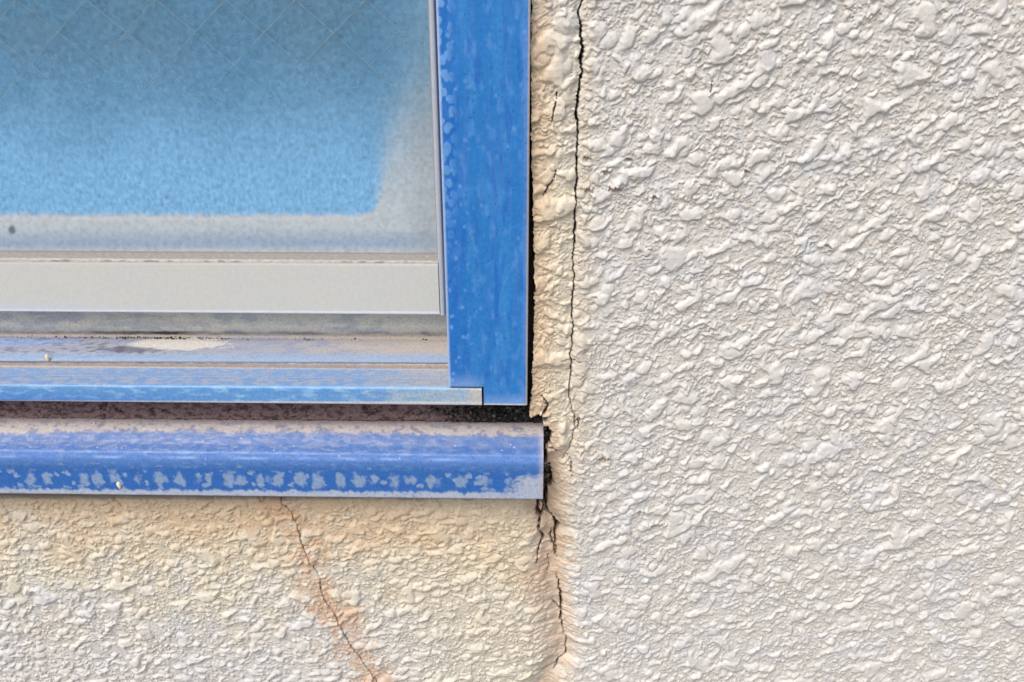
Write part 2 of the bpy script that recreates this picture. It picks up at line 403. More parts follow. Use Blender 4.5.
for pts, w in shorts:
    pa = np.array(pts); box_ = (PX > pa[:, 0].min() - 6) & (PX < pa[:, 0].max() + 6) & (PY > pa[:, 1].min() - 6) & (PY < pa[:, 1].max() + 6)
    bx, by = PX[box_], PY[box_]
    d, fr = polydist(bx + 1.3 * noise(bx / 2.5, by / 2.5, 41), by + 1.3 * noise(bx / 2.5, by / 2.5, 43), pts)
    w_ = w * .8 * np.clip(.5 + 1.5 * np.minimum(fr, 1 - fr) + 1.2 * noise(bx / 3, by / 3, 45), .12, 1.4)
    k = ss(w_ * 1.2, w_ * .4, d)
    hm[box_] -= 0.0035 * k; dirt[box_] = np.maximum(dirt[box_], k * min(1, .45 + .4 * w))
# the long cracks: one column of the grid follows each of them
rows = np.arange(len(zs)); rpyA = PY[:, jA]; rpyC = PY[:, jC]; rpyB = PY[:, jB]
wA = np.interp(rpyA, [-40, 0, 18, 35, 60, 85, 110, 126, 140, 170, 210, 235, 250, 270, 290, 330, 380, 402, 420, 446, 462], [1.7, 1.7, 1.3, 2.4, 2.6, 1.9, 2.4, 2.2, 1.3, 1.7, 1.6, 2.2, 1.3, .9, 1.5, 1.2, 1.1, .9, .7, .6, .0])
wA = wA * np.clip(1 + 1.1 * noise(zs * 500, 0 * zs, 91) + .8 * noise(zs * 150, 0 * zs, 92), .15, 2) * 0.00047
wC = np.interp(rpyC, [470, 490, 505, 520, 535, 550, 560, 564, 580, 585, 600, 625, 635, 640, 645, 660, 672, 676, 720], [0, 2.0, 2.6, 2.0, 1.8, 1.1, .4, 0, 0, .6, 1.5, 1.6, .5, .2, .6, 1.0, 1.0, 0, 0])
wC = wC * np.clip(1 + 1.2 * noise(zs * 500, 0 * zs, 93) + .8 * noise(zs * 150, 0 * zs, 94), .1, 2) * 0.0009
wB = np.interp(rpyB, [485, 496, 510, 560, 600, 640, 700], [.9, 1.0, 1.0, .8, .75, .75, .6]) * np.clip(1 + 1.2 * noise(zs * 500, 0 * zs, 95) + .8 * noise(zs * 150, 0 * zs, 96), .1, 2) * 0.0006
def carve(j, w, on):
    global Xw
    on = on & (w > 1e-5)
    x0 = Xw[:, j].copy()
    for k in (-1, 1):
        Xw[on, j + k] = (x0 + k * np.maximum(w * .62, 5e-5))[on]
        Xw[on, j + 2 * k] = np.where(k > 0, np.maximum(Xw[on, j + 2 * k], x0[on] + w[on] * .62 + 1.2e-4), np.minimum(Xw[on, j + 2 * k], x0[on] - w[on] * .62 - 1.2e-4))
        dirt[on, j + k] = np.maximum(dirt[on, j + k], .35)
    hm[on, j] -= np.minimum(.009, .003 + w[on] * 5)
    dirt[on, j] = 1
carve(jA, wA, (rpyA < 462)); carve(jC, wC, (rpyC > 488)); carve(jB, wB, (rpyB > 488))

# ---- colour of the paint: cool white, with ochre and rust-pink stains that have their own outlines
def wallcol(Xw, PX, PY, U, V_, lump, in_strip, lowf, dirt, pits, bare):
    base = lin(207, 208, 206)
    c = np.broadcast_to(base, Xw.shape + (3,)).copy()
    n = fbm(U / 26, V_ / 26, 201, 4); n2 = fbm(U / 6, V_ / 6, 207, 3)
    cool = lin(202, 207, 211); ochre = lin(212, 184, 148); pink = lin(206, 172, 150); beige = lin(214, 206, 184)
    c = mix(c, cool, ss(.0, .5, n) * .6)
    c = mix(c, lin(206, 199, 186), ss(.15, .5, -lump + .5) * ss(0, .4, n2 + .1) * .35)      # warmer tone in the hollows between the droplets' own outlines
    # joint strip: beige, ochre towards the frame
    st = in_strip
    c = mix(c, beige, st * np.clip(.75 + .5 * n2, .2, 1) * ss(-60, 200, PY + 120 * n) * .95)
    c = mix(c, ochre, st * ss(566, 533, PX + 14 * n2) * ss(-80, 60, PY + 60 * n) * .68)
    # warm fringe to the right of the crack
    fr_ = (1 - st) * (1 - lowf) * ss(28, 3, (PX - 575) + 18 * n2) * (PX > 560)
    c = mix(c, lin(205, 192, 168), fr_ * .55)
    # lower left: ochre under the sill, fading downwards
    ll_ = lowf * ss(585, 545, PX + 14 * n2)
    c = mix(c, beige, ll_ * ss(640, 540, PY + 60 * n - .03 * PX) * .75)
    c = mix(c, ochre, ll_ * ss(575, 500, PY + 45 * n + 16 * n2 - .05 * (PX - 200)) * .65)
    c = mix(c, beige, ll_ * ss(330, 520, PX + 60 * n) * .6)
    c = mix(c, pink, ll_ * ss(16, 0, np.abs(PX - 545 + 10 * n2) * .5 + 8 * n) * ss(700, 560, PY) * .45)
    dB_, _ = polydist(PX, PY, crackB)
    c = mix(c, lin(200, 162, 128), ll_ * ss(26, 0, dB_ + 26 * n2 + 16 * n) * .62)
    dC_, _ = polydist(PX, PY, crackC)
    c = mix(c, lin(200, 176, 154), lowf * ss(22, 0, dC_ + 22 * n2 + 10 * n) * .55)
    rr = np.hypot((PX - 548) / 18, (PY - 462) / 48)
    c = mix(c, lin(202, 182, 158), ss(1.1, .5, rr + .5 * n2) * .75)
    c = mix(c, lin(176, 142, 116), np.clip(bare * 1.3, 0, 1) * .8)
    # tiny dark pinholes
    d, rv = cells(U / 3.6, V_ / 3.6, 77)
    c = mix(c, lin(70, 66, 64), ss(.085, .04, d) * (rv > .72) * .6)
    c = mix(c, lin(38, 30, 28), np.clip(dirt + np.clip(pits / .005, 0, 1), 0, 1) * .95)
    return c
wc = np.full(Xw.shape + (3,), .5)
_lf = np.repeat(lowf[:, None], len(xs), 1)
wc[ok] = wallcol(Xw[ok], PX[ok], PY[ok], U[ok], V_[ok], lump[ok], in_strip[ok], _lf[ok], dirt[ok], pits[ok], bare[ok])
Yw = -hm
Zw = Zb - 0.55 * np.clip(hm, -.0004, .003)      # droplets sag a little
Zw[:, [jA, jB, jC]] = Zb[:, [jA, jB, jC]]

wall = empty("stucco_wall", (0.1, 0.02, ZB), "cracked off white stucco wall with lumpy droplet texture around the window corner", "wall"); wall["kind"] = "thing"
rowi = np.arange(len(zs) - 1)[:, None]; coli = np.arange(len(xs) - 1)[None]
iA = int(np.argmin(np.abs(zs - zA)))
iTop = int(np.argmin(np.abs(zs - Z(300, 440))))            # upper rim of the panel, hidden behind the sill
lowrow = rowi >= iA
m_right = np.where(lowrow, coli >= jC, coli >= jA)
m_strip = (~lowrow) & (coli < jA) & (coli >= jS)
m_low = (rowi >= iTop) & (coli < jC) & (lowrow | (coli < jS))
dk = lin(60, 52, 48)
p = sheet("wall_panel", Xw, Yw, Zw, wc, M_stucco, wall, m_right, 0.022, dk); p["label"] = "off white panel of lumpy stucco beside the long vertical crack"
p = sheet("wall_panel", Xw, Yw, Zw, wc, M_stucco, wall, m_low, 0.022, dk); p["label"] = "ochre stained stucco panel under the blue sill"
p = sheet("joint_sealant", Xw, Yw, Zw, wc, M_seal, wall, m_strip, 0.022, dk); p["label"] = "beige painted sealant strip, pulled away from frame and wall"

def box(name, lo, hi, col, mat, parent):
    x0, y0, z0 = lo; x1, y1, z1 = hi
    v = np.array([(x0, y0, z0), (x1, y0, z0), (x1, y1, z0), (x0, y1, z0), (x0, y0, z1), (x1, y0, z1), (x1, y1, z1), (x0, y1, z1)])
    q = np.array([(3, 2, 1, 0), (4, 5, 6, 7), (0, 1, 5, 4), (1, 2, 6, 5), (2, 3, 7, 6), (3, 0, 4, 7)])
    return link(name, mesh_np(name, v, q, None, np.broadcast_to(col, (8, 3)), False), mat, parent)
xjr = X(529.2, 170, YJ); xjl = X(441.4, 170, YJ)           # right and left edge of the jamb
zjb = Z(505, 405, YJ)                                      # foot of the jamb
core_c = lin(95, 88, 82)
box("panel_core", (xjr - .012, .0225, ZB), (XR, .10, ZT), core_c, M_mortar, wall)
box("panel_core", (XL, .0225, ZB), (xjr - .0125, .10, zjb - .004), core_c, M_mortar, wall)

# mortar bed between window frame and sill
ym = 0.008
mx_ = np.arange(XL, X(541, 415), .0006); mz_ = np.linspace(Z(220, 398, ym), Z(220, 440, ym), 60)
Xm, Zm = np.meshgrid(mx_, mz_); um, vm = Xm * 1000, Zm * 1000
pm, qm = pix(Xm, np.full_like(Xm, ym), Zm)
crk = np.abs(noise(um / 3.2 + .8 * noise(um / 2, vm / 2, 303), vm / 9, 301)); crk = ss(.05, .0, crk) * ss(0.05, .3, noise(um / 14, vm / 14, 304) + .15)
hgt = .0006 * fbm(um / 1.6, vm / 1.6, 300, 3) + .0012 * noise(um / 9, vm / 5, 305) - .0014 * crk
cm = np.broadcast_to(lin(134, 114, 114), Xm.shape + (3,)).copy()
cm = mix(cm, lin(92, 76, 78), ss(-.1, .4, fbm(um / 5, vm / 3, 310, 3)))
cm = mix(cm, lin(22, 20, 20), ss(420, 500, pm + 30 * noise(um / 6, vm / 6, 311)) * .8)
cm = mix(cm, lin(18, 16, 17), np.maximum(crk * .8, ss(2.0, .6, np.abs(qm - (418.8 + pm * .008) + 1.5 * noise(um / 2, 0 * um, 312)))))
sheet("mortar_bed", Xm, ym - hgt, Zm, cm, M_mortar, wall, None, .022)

# ================================================================ THE SILL
sill_z = [Z(220, 420.5, .0072), Z(220, 458, -.0095), Z(220, 496.5, -.0118)]
xsr = X(543.5, 460, -.0095)
sy = lambda py: 0
def sill_v(px, py):                      # measure down the sill in the photograph, 0 at its upper and 1 at its lower edge
    return (py - (420.2 + .0075 * px)) / 76.0
def sill_col(Xg, Zg, S, px, py):
    u, v = Xg * 1000, S * 1000
    t = sill_v(px, py)
    n = fbm(u / 7, v / 4, 401, 4); n2 = fbm(u / 2.2, v / 1.6, 405, 3); nl = noise(u / 40, v / 20, 409)
    c = np.broadcast_to(lin(54, 102, 168), Xg.shape + (3,)).copy()
    c = mix(c, lin(76, 120, 180), ss(.05, .5, n + .2 * nl))
    c = mix(c, lin(42, 92, 168), ss(.1, .5, -n2) * .6)
    # chalky flow marks on the slope
    w1 = ss(.05, .28, fbm(u / 6.5, v / 2.0 + .12 * u / 6.5, 411, 3) - .9 * np.abs(t - .27) + .06)
    c = mix(c, lin(122, 138, 176), np.clip(w1 * .7 * ss(620, 300, px), 0, 1))
    c = mix(c, lin(98, 114, 158), ss(.45, .3, t) * ss(-.3, .3, n) * .5)
    c = mix(c, lin(92, 134, 202), ss(.13, .02, np.abs(t - .48 + .04 * n)) * .6)           # paler crest
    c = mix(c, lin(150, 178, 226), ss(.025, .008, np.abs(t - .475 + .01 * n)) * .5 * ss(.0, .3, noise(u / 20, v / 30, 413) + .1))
    # dark band with pale chalk islands
    band = ss(.60, .66, t + .015 * n) * ss(1.2, .9, t)
    c = mix(c, lin(36, 98, 178), band * .85)
    wu = u + 2.6 * noise(u / 4, v / 4, 420) + 1.2 * noise(u / 1.6, v / 1.6, 424); wv = v + .9 * noise(u / 3, v / 3, 421) + .6 * noise(u / 1.4, v / 1.4 + 4, 425)
    r, rv = cells(wu / 6.6, np.zeros_like(wu) + .5, 423)
    mid = .755 + .035 * (rv - .5)
    rx = np.abs(r) / (.26 + .22 * rv); rz = np.abs(t - mid + .06 * noise(u / 2.2, v / 2.2, 426)) / (.055 + .05 * rv)
    isl = ss(1.3, .75, np.hypot(rx, rz)) * (rv > .12)
    r2, rv2 = cells(wu / 4.6, wv / 4.6, 433)
    isl = np.maximum(isl, ss(.36, .28, r2) * (rv2 > .62) * ss(.62, .68, t) * ss(.92, .84, t))
    c = mix(c, lin(140, 164, 192), isl * .75)
    # pale lower hem
    hem = ss(.0, .035, t - (.885 + .045 * noise(u / 7, 0 * u, 427) + .03 * noise(u / 2, 0 * u, 428)))
    hem = np.maximum(hem, ss(506, 522, px + 40 * (t - .8) + 6 * n2 * 2) * ss(.66, .74, t + .04 * n))
    c = mix(c, lin(168, 180, 198), hem * .92)
    c = mix(c, lin(92, 132, 190), hem * ss(.25, .5, n2 + .3 * nl) * .5)
    c = mix(c, lin(70, 80, 100), ss(.975, 1.0, t) * .5)
    # grime along the top
    top = ss(.165, .10, t + .04 * n + .02 * n2 - .05 * ss(100, 0, px) - .02 * ss(300, 540, px))
    c = mix(c, mix(np.broadcast_to(lin(176, 168, 162), Xg.shape + (3,)), lin(124, 124, 138), ss(.0, .45, n + .6 * n2)), top * .9)
    c = mix(c, lin(150, 140, 140), ss(.05, .01, t + .02 * n2) * .7)
    c = mix(c, lin(168, 166, 176), ss(536, 544, px) * .75)
    d, rv = cells(u / 4.2, v / 4.2, 441)
    c = mix(c, lin(225, 228, 235), ss(.11, .05, d) * (rv > .93) * ss(.6, .5, t) * .6)
    c = mix(c, lin(35, 45, 70), ss(.08, .04, cells(u / 5, v / 5, 447)[0]) * .6)
    return c
def sill_rel(Xg, Zg, S, px, py):
    u, v = Xg * 1000, S * 1000
    return .00012 * noise(u / 5, v / 3, 450) + .00006 * noise(u / 1.3, v / 1.3, 451) + .00035 * noise(u / 90, v / 60, 452)
zb_ = sill_z[2]
sill_prof = [(.0195, sill_z[0] + .002), (.0072, sill_z[0]), (-.0035, sill_z[0] * .36 + sill_z[1] * .64), (-.0080, sill_z[1] + .0022), (-.0096, sill_z[1] - .0010), (-.0104, sill_z[1] - .006),
             (-.0116, zb_ + .0012), (-.0118, zb_ + .0004), (-.0112, zb_), (-.003, zb_ + .0002), (.004, zb_ + .0010)]
sill = extrude("window_sill", sill_prof, XL, xsr, .0005, .0005, sill_col, M_sill, None, sill_rel, 3)
sill["label"] = "weathered blue metal window sill with chalky spots projecting over ochre stucco"; sill["category"] = "window sill"; sill["kind"] = "thing"

# ================================================================ THE WINDOW
win = empty("sliding_window", (-.15, .03, zjb), "blue aluminium sliding window with dusty wired glass set in stucco wall", "window"); win["kind"] = "thing"
# --- jamb
jx_ = np.linspace(xjl, xjr, 170)
zl_top = Z(450, 386.5, YJ)                                 # upper edge of the cut-out for the track lip
xnot = X(482.5, 395, YJ)
jz_ = np.concatenate([np.arange(zjb, zl_top, .0004), np.arange(zl_top, Z(480, -10, YJ), .0006), np.arange(Z(480, -10, YJ), ZT, .004)])[::-1]
Xj, Zj = np.meshgrid(jx_, jz_); uj, vj = Xj * 1000, Zj * 1000
pj, qj = pix(Xj, np.full_like(Xj, YJ), Zj)
wj = (Xj - xjl) / (xjr - xjl)
n = fbm(uj / 9, vj / 30, 501, 4); n2 = fbm(uj / 2.5, vj / 3, 505, 3); st = fbm(uj / 1.8, vj / 60, 509, 3)
cj = np.broadcast_to(lin(32, 120, 198), Xj.shape + (3,)).copy()
cj = mix(cj, lin(48, 130, 204), ss(-.1, .5, n))
cj = mix(cj, lin(64, 118, 196), ss(0, .5, st) * .5)
cj = mix(cj, lin(88, 148, 216), ss(.08, .5, fbm(uj / 4, vj / 9, 551, 4)) * .45)
cj = mix(cj, lin(12, 92, 186), ss(.1, .5, fbm(uj / 5, vj / 24, 557, 3)) * .5)
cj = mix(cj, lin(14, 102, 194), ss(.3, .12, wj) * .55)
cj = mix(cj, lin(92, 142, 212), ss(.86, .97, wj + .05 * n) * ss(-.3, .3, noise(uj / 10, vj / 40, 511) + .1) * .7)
wu = uj + .8 * noise(uj / 2.5, vj / 2.5, 515) ; wv = vj + .8 * noise(uj / 2.5, vj / 2.5, 516)
d, rv = cells(wu / 4.0, wv / 4.6, 517)
edge = ss(.22, .06, wj + .02 * n)
spot = ss(.50, .40, d) * (rv > .28) * edge * ss(330, 90, qj + 60 * n)
d2, rv2 = cells(wu / 3.2, wv / 3.2, 521)
spot = np.maximum(spot, ss(.36, .24, d2) * (rv2 > .86) * ss(.5, .1, wj) * .8)
d3, rv3 = cells(uj / 7, vj / 9, 523)
spot = np.maximum(spot, ss(.16, .06, d3) * (rv3 > .8) * .5)
cj = mix(cj, lin(112, 168, 230), np.clip(spot, 0, 1) * .75)
cj = mix(cj, lin(20, 70, 150), ss(.03, .0, np.abs(d - .47)) * edge * ss(330, 60, qj) * .5)
cj = mix(cj, lin(22, 60, 120), ss(.1, .05, cells(uj / 4.5, vj / 4.5, 531)[0]) * (cells(uj / 4.5, vj / 4.5, 531)[1] > .7) * .7)
# pale bloom at the foot of the jamb
foot = ss(16, 0, (386 - qj) + 4 * n) * ss(490, 470, pj) + ss(14, 0, (404 - qj) + 4 * n) * ss(482, 488, pj)
cj = mix(cj, lin(120, 160, 222), np.clip(foot, 0, 1) * .75)
bump_j = .00012 * np.clip(spot, 0, 1) + .00004 * n2 + .0002 * noise(uj / 40, vj / 120, 540)
er = .0009                                                 # rounded arrises
de = np.minimum(Xj - xjl, xjr - Xj); yj = YJ + er * (1 - np.sqrt(np.clip(1 - (1 - np.clip(de / er, 0, 1)) ** 2, 0, 1))) - bump_j * ss(0, er, de)
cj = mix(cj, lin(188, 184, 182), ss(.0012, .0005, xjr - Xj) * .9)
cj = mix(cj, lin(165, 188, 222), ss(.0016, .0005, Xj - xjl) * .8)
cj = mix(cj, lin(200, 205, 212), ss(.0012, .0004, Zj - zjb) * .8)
xc = .5 * (jx_[:-1] + jx_[1:])[None]; zc = .5 * (jz_[:-1] + jz_[1:])[:, None]
mj = ~((xc < xnot + .0006) & (zc < zl_top + .0003))
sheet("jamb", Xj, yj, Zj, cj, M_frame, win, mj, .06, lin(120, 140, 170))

# --- bottom track: lip, tread, groove, slope, riser
Z1 = Z(220, 403.3, YJ); Z2 = Z(220, 386.5, YJ)
y3 = Yof(220, 368, Z2 + .0010); z3 = Z2 + .0010
z3b = Z(220, 362.5, y3)
y4 = Yof(220, 337.5, z3b + .0035); z4 = z3b + .0035
z5 = Z(220, 316, y4 + .0005)
YS = y4 - .010                                             # front of the sliding sash
ZS0 = Z(220, 313.5, YS); ZS1 = Z(220, 262.3, YS)
print("track depth", y3, y4, "sash", YS, ZS0, ZS1, z5)
def lip_col(Xg, Zg, S, px, py):
    u, v = Xg * 1000, S * 1000
    t = (py - (386 + .003 * (px - 220))) / 17.0
    n = fbm(u / 9, v / 3, 601, 4); n2 = fbm(u / 2, v / 1.6, 604, 3)
    c = np.broadcast_to(lin(96, 152, 212), Xg.shape + (3,)).copy()
    c = mix(c, lin(134, 182, 228), ss(0, .45, n))
    c = mix(c, lin(64, 118, 200), ss(.2, .9, t) * ss(300, 60, px) * .6)
    pale = ss(330, 440, px + 60 * n)
    c = mix(c, lin(160, 182, 196), pale * .85 * ss(-.5, .1, n2 + .25))
    c = mix(c, lin(190, 190, 184), ss(462, 476, px) * .8)
    c = mix(c, lin(205, 208, 212), ss(.84, .93, t) * .85)
    c = mix(c, lin(128, 178, 224), ss(.16, .05, t) * .5)
    n3 = fbm(u / 7, v / 3.4 + .3 * u / 7, 613, 3)
    td = mix(np.broadcast_to(lin(108, 140, 184), Xg.shape + (3,)), lin(140, 152, 174), ss(-.15, .3, n3 + .3 * n + .1))
    td = mix(td, lin(166, 160, 152), ss(330, 450, px + 50 * n) * .5)
    c = mix(c, td, ss(.02, -.06, t))
    c = mix(c, lin(50, 90, 150), ss(.09, .04, cells(u / 3.5, v / 3.5, 609)[0]) * .5)
    return c
xlip = X(481.6, 395, YJ)
lip_prof = [(YJ + .010, Z2), (YJ + .0010, Z2), (YJ + .0002, Z2 - .0003), (YJ, Z2 - .001), (YJ, Z1 + .0006), (YJ + .0004, Z1), (YJ + .009, Z1)]
extrude("track_lip", lip_prof, XL, xlip, .0005, .0004, lip_col, M_track, win, None, 1)
def track_col(Xg, Zg, S, px, py):
    u, v = Xg * 1000, S * 1000
    q = py - .004 * (px - 220)
    n = fbm(u / 14, v / 4, 621, 4); n2 = fbm(u / 6, v / 2.6 + .25 * u / 6, 625, 3); nl = noise(u / 55, v / 40, 629)
    c = np.broadcast_to(lin(112, 142, 182), Xg.shape + (3,)).copy()
    # tread: bluish with grey scuffs
    c = mix(c, lin(140, 152, 174), ss(-.05, .3, n2 + .5 * nl + .12) * ss(390, 366, q) * .8)
    c = mix(c, lin(164, 160, 152), ss(330, 450, px + 50 * n) * .5)
    c = mix(c, lin(168, 154, 140), ss(4.0, 1.5, np.abs(q - 365.5)) * .85)                   # dusty line in the groove
    c = mix(c, lin(70, 66, 70), ss(1.5, .5, np.abs(q - 362.3 + .8 * n2)) * .85)
    # slope
    sl = ss(363, 360, q)
    s2 = mix(np.broadcast_to(lin(138, 147, 168), Xg.shape + (3,)), lin(150, 154, 166), ss(-.1, .35, n + .2))
    s2 = mix(s2, lin(104, 104, 122), ss(0, .4, -n2 + .2 * nl) * ss(240, 120, px) * .8)
    s2 = mix(s2, lin(172, 164, 154), ss(260, 420, px + 60 * n) * .8 * ss(357, 350, q))
    s2 = mix(s2, lin(136, 162, 194), ss(351, 357, q + 2 * n2) * .75)
    s2 = mix(s2, lin(120, 160, 220), ss(336, 342, q) * ss(350, 342, q) * ss(100, 20, px) * .5)
    sm = np.hypot((px - 178 + 8 * n2) / 52, (q - 344 + .02 * (px - 178)) / 6.5) + .35 * n2      # dried mortar smear
    s2 = mix(s2, lin(196, 194, 188), ss(1.05, .8, sm) * .9)
    dk_ = np.hypot((px - 128) / 45, (q - 350) / 4) + .5 * n2
    s2 = mix(s2, lin(76, 74, 88), ss(1.0, .5, dk_) * .6)
    c = mix(c, s2, sl)
    c = mix(c, lin(178, 166, 152), ss(3.2, 1.0, np.abs(q - 335.5)) * .75)
    # riser
    rs = ss(334.5, 332.5, q)
    r2 = mix(np.broadcast_to(lin(206, 207, 198), Xg.shape + (3,)), lin(150, 160, 178), ss(0, .5, n + nl) * .5)
    r2 = mix(r2, lin(112, 122, 142), ss(324, 331, q) * .4)
    c = mix(c, r2, rs)
    dl = ss(2.5, .8, np.abs(q - 333 + .8 * n2)) * np.clip(.35 + ss(70, 20, np.abs(px - 155)) * .6 + .4 * n, 0, 1)
    c = mix(c, lin(52, 48, 50), dl)
    c = mix(c, lin(60, 58, 62), ss(.12, .06, cells(u / 2.4, v / 2.0, 633)[0]) * (cells(u / 2.4, v / 2.0, 633)[1] > .7) * .7)
    return c
track_prof = [(y4 + .02, z5 + .006), (y4 + .004, z5 + .006), (y4 + .0012, z5 + .0055), (y4, z4 + .001), (y4 - .0012, z4), (y3 + .0022, z3b + .0006), (y3 + .0004, z3b),
              (y3, z3b - .0006), (y3 - .0002, z3 + .0003), (y3 - .0008, z3), (YJ + .0104, Z2 + .0002), (YJ + .0102, Z1 + .001)]
extrude("bottom_track", track_prof, XL, xjl + .004, .0005, .00035, track_col, M_track, win, None, 1)

# --- sliding sash
sash = bpy.data.objects.new("sash", None); COL.objects.link(sash); sash.empty_display_size = .02
sash.parent = win; sash.matrix_parent_inverse = world_of(win).inverted(); sash.location = (-.2, YS, ZS0)
YG = YS + .011
ZG0 = Z(220, 251.5, YG)
def rail_col(Xg, Zg, S, px, py):
    u, v = Xg * 1000, S * 1000
    q = py - .005 * (px - 220)
    n = fbm(u / 30, v / 14, 701, 3); n2 = fbm(u / 2.2, v / 1.2, 704, 3)
    c = np.broadcast_to(lin(198, 202, 199), Xg.shape + (3,)).copy()
    c = mix(c, lin(196, 201, 204), ss(-.1, .4, n) * .5)
    c = mix(c, lin(190, 204, 222), ss(300, 311, q) * ss(200, 40, px) * .5)
    c = mix(c, lin(128, 120, 116), ss(264.2, 262.2, q) * .92 * np.clip(.9 + .35 * n2, 0, 1))        # glazing ledge darkened to offset the light on its upward face
    c = mix(c, lin(120, 104, 96), ss(254.5, 252, q) * .6)
    c = mix(c, lin(206, 208, 210), ss(1.2, .5, np.abs(q - 264.6)) * .7)  # highlight painted along the rail's upper edge
    c = mix(c, lin(226, 232, 240), ss(2.2, 1.0, np.abs(q - 312.0)) * .8)
    c = mix(c, lin(78, 70, 70), ss(1.4, .5, np.abs(q - 261.3 + .8 * n2)) * ss(.1, .4, noise(u / 5, v / 5, 709)) * .8)
    return c
rail_prof = [(YG + .001, ZG0), (YS + .0014, ZS1 + .0014), (YS + .0006, ZS1 + .0004), (YS, ZS1 - .0007), (YS, ZS0 + .0007), (YS + .0003, ZS0 + .0001), (YS + .001, ZS0), (YS + .0095, ZS0)]
xst = X(437.5, 255, YS)                                    # inner edge of the stile on the sash face
extrude("bottom_rail", rail_prof, XL, xst, .0006, .0004, rail_col, M_sash, sash, None, 1)
# stile: section in plan, run upwards (build as a sheet bent round the arrises)
xg = X(434.2, 170, YG); xs0 = X(435.0, 170, YS)
sec = resample([(xg - .0004, YG + .001), (xs0 - .0002, YS + .001), (xs0 + .0002, YS + .0002), (xs0 + .0008, YS), (xs0 + .0019, YS + .0001), (xs0 + .0024, YS + .0006), (xs0 + .0025, YS + .0030), (xs0 + .0030, YS + .0034), (xjl + .006, YS + .0034)], .0004, 1)
zst = np.append(np.arange(ZS0 - .0002, ZT, .004), ZT)[::-1]
Xs = np.repeat(sec[:, 0][None], len(zst), 0); Ys = np.repeat(sec[:, 1][None], len(zst), 0); Zs = np.repeat(zst[:, None], len(sec), 1)
cs_ = np.broadcast_to(lin(176, 184, 196), Xs.shape + (3,)).copy()
cs_ = mix(cs_, lin(120, 136, 168), ss(xs0 + .0022, xs0 + .0027, Xs) * ss(ZS1 - .01, ZS1 + .03, Zs))
cs_ = mix(cs_, lin(150, 140, 136), (Ys > YS + .002) * (Xs < xs0) * .7)
sheet("stile", Xs, Ys, Zs, cs_, M_sash, sash)
# gasket corner scraps
# --- glass
gx_ = np.append(np.arange(XL, xg, .0008), xg + .0006); gz_ = np.concatenate([np.arange(ZG0 - .001, Z(220, -10, YG), .0008), np.arange(Z(220, -10, YG), ZT, .006)])[::-1]
Xg_, Zg_ = np.meshgrid(gx_, gz_); pg, qg = pix(Xg_, np.full_like(Xg_, YG), Zg_); ug, vg = Xg_ * 1000, Zg_ * 1000
n = fbm(ug / 40, vg / 40, 801, 4); n2 = fbm(ug / 3.5, vg / 5, 805, 4); n3 = fbm(ug / 1.4, vg / 3.0, 809, 3)
# rounded outline of the bluer field
def rbox(px, py):
    xr = 377 + (210 - py) * .12; yb = 214.5
    qx = px - (xr - 14); qy = py - (yb - 14)
    return np.where((qx > 0) & (qy > 0), np.hypot(np.maximum(qx, 0), np.maximum(qy, 0)), np.maximum(qx, qy)) - 14
rb = rbox(pg, qg)
soft = 5 + np.clip(205 - qg, 0, 400) * .17
out_ = ss(-soft, soft, rb + 1.5 * n2 * 2)
film = mix(np.broadcast_to(lin(122, 186, 232), Xg_.shape + (3,)), lin(138, 200, 250), ss(40, 205, qg + 30 * n) * np.clip(.75 + .5 * n3, 0, 1))  # sky's blue reflection put into the film colour, lighter downwards
dens = .13 + .62 * ss(10, 190, qg + 22 * n) + .18 * n3 * ss(40, 190, qg)
border = mix(np.broadcast_to(lin(182, 196, 206), Xg_.shape + (3,)), lin(150, 172, 198), ss(225, 243, qg + 2 * n) * ss(252, 244, qg))  # paler grey-blue tone outside the field
border = mix(border, lin(204, 206, 206), ss(5, 0, np.abs(rb - 3)) * ss(195, 214, qg) * .6)
border = mix(border, lin(122, 176, 212), ss(200, 40, qg + 40 * n) * .9)
border = mix(border, lin(156, 170, 180), ss(395, 428, pg) * .6 * ss(20, 170, qg))
film = mix(film, border, out_)
dens = dens * (1 - out_) + out_ * (.6 + .35 * ss(40, 210, qg))
d, rv = cells(ug / 3.4, vg / 3.4, 811)
film = mix(film, lin(40, 60, 80), ss(.14, .06, d) * (rv > .6) * ss(110, 10, qg) * .7)
dens = np.maximum(dens, ss(.14, .06, d) * (rv > .6) * ss(110, 10, qg) * .8)
sp = ss(1.1, .5, np.hypot((pg - 12) / 4.5, (qg - 230) / 5.5) + .3 * n2)
film = mix(film, lin(72, 84, 98), sp * .8)
cg = np.concatenate([film, np.clip(dens, 0, 1)[..., None]], -1)
sheet("glass_pane", Xg_, np.full_like(Xg_, YG) - .00015 * n2, Zg_, cg, M_glass, sash)
YB = YG + .0068
cb = np.broadcast_to(lin(160, 220, 252), Xg_.shape + (3,)).copy()  # the same reflected sky blue, put into the rear face colour
cb = mix(cb, lin(170, 216, 240), ss(-.2, .5, n + .1))
sheet("glass_back_face", Xg_[::3, ::3], np.full_like(Xg_[::3, ::3], YB), Zg_[::3, ::3] + 0, cb[::3, ::3], M_back, sash, None, YB + .001)
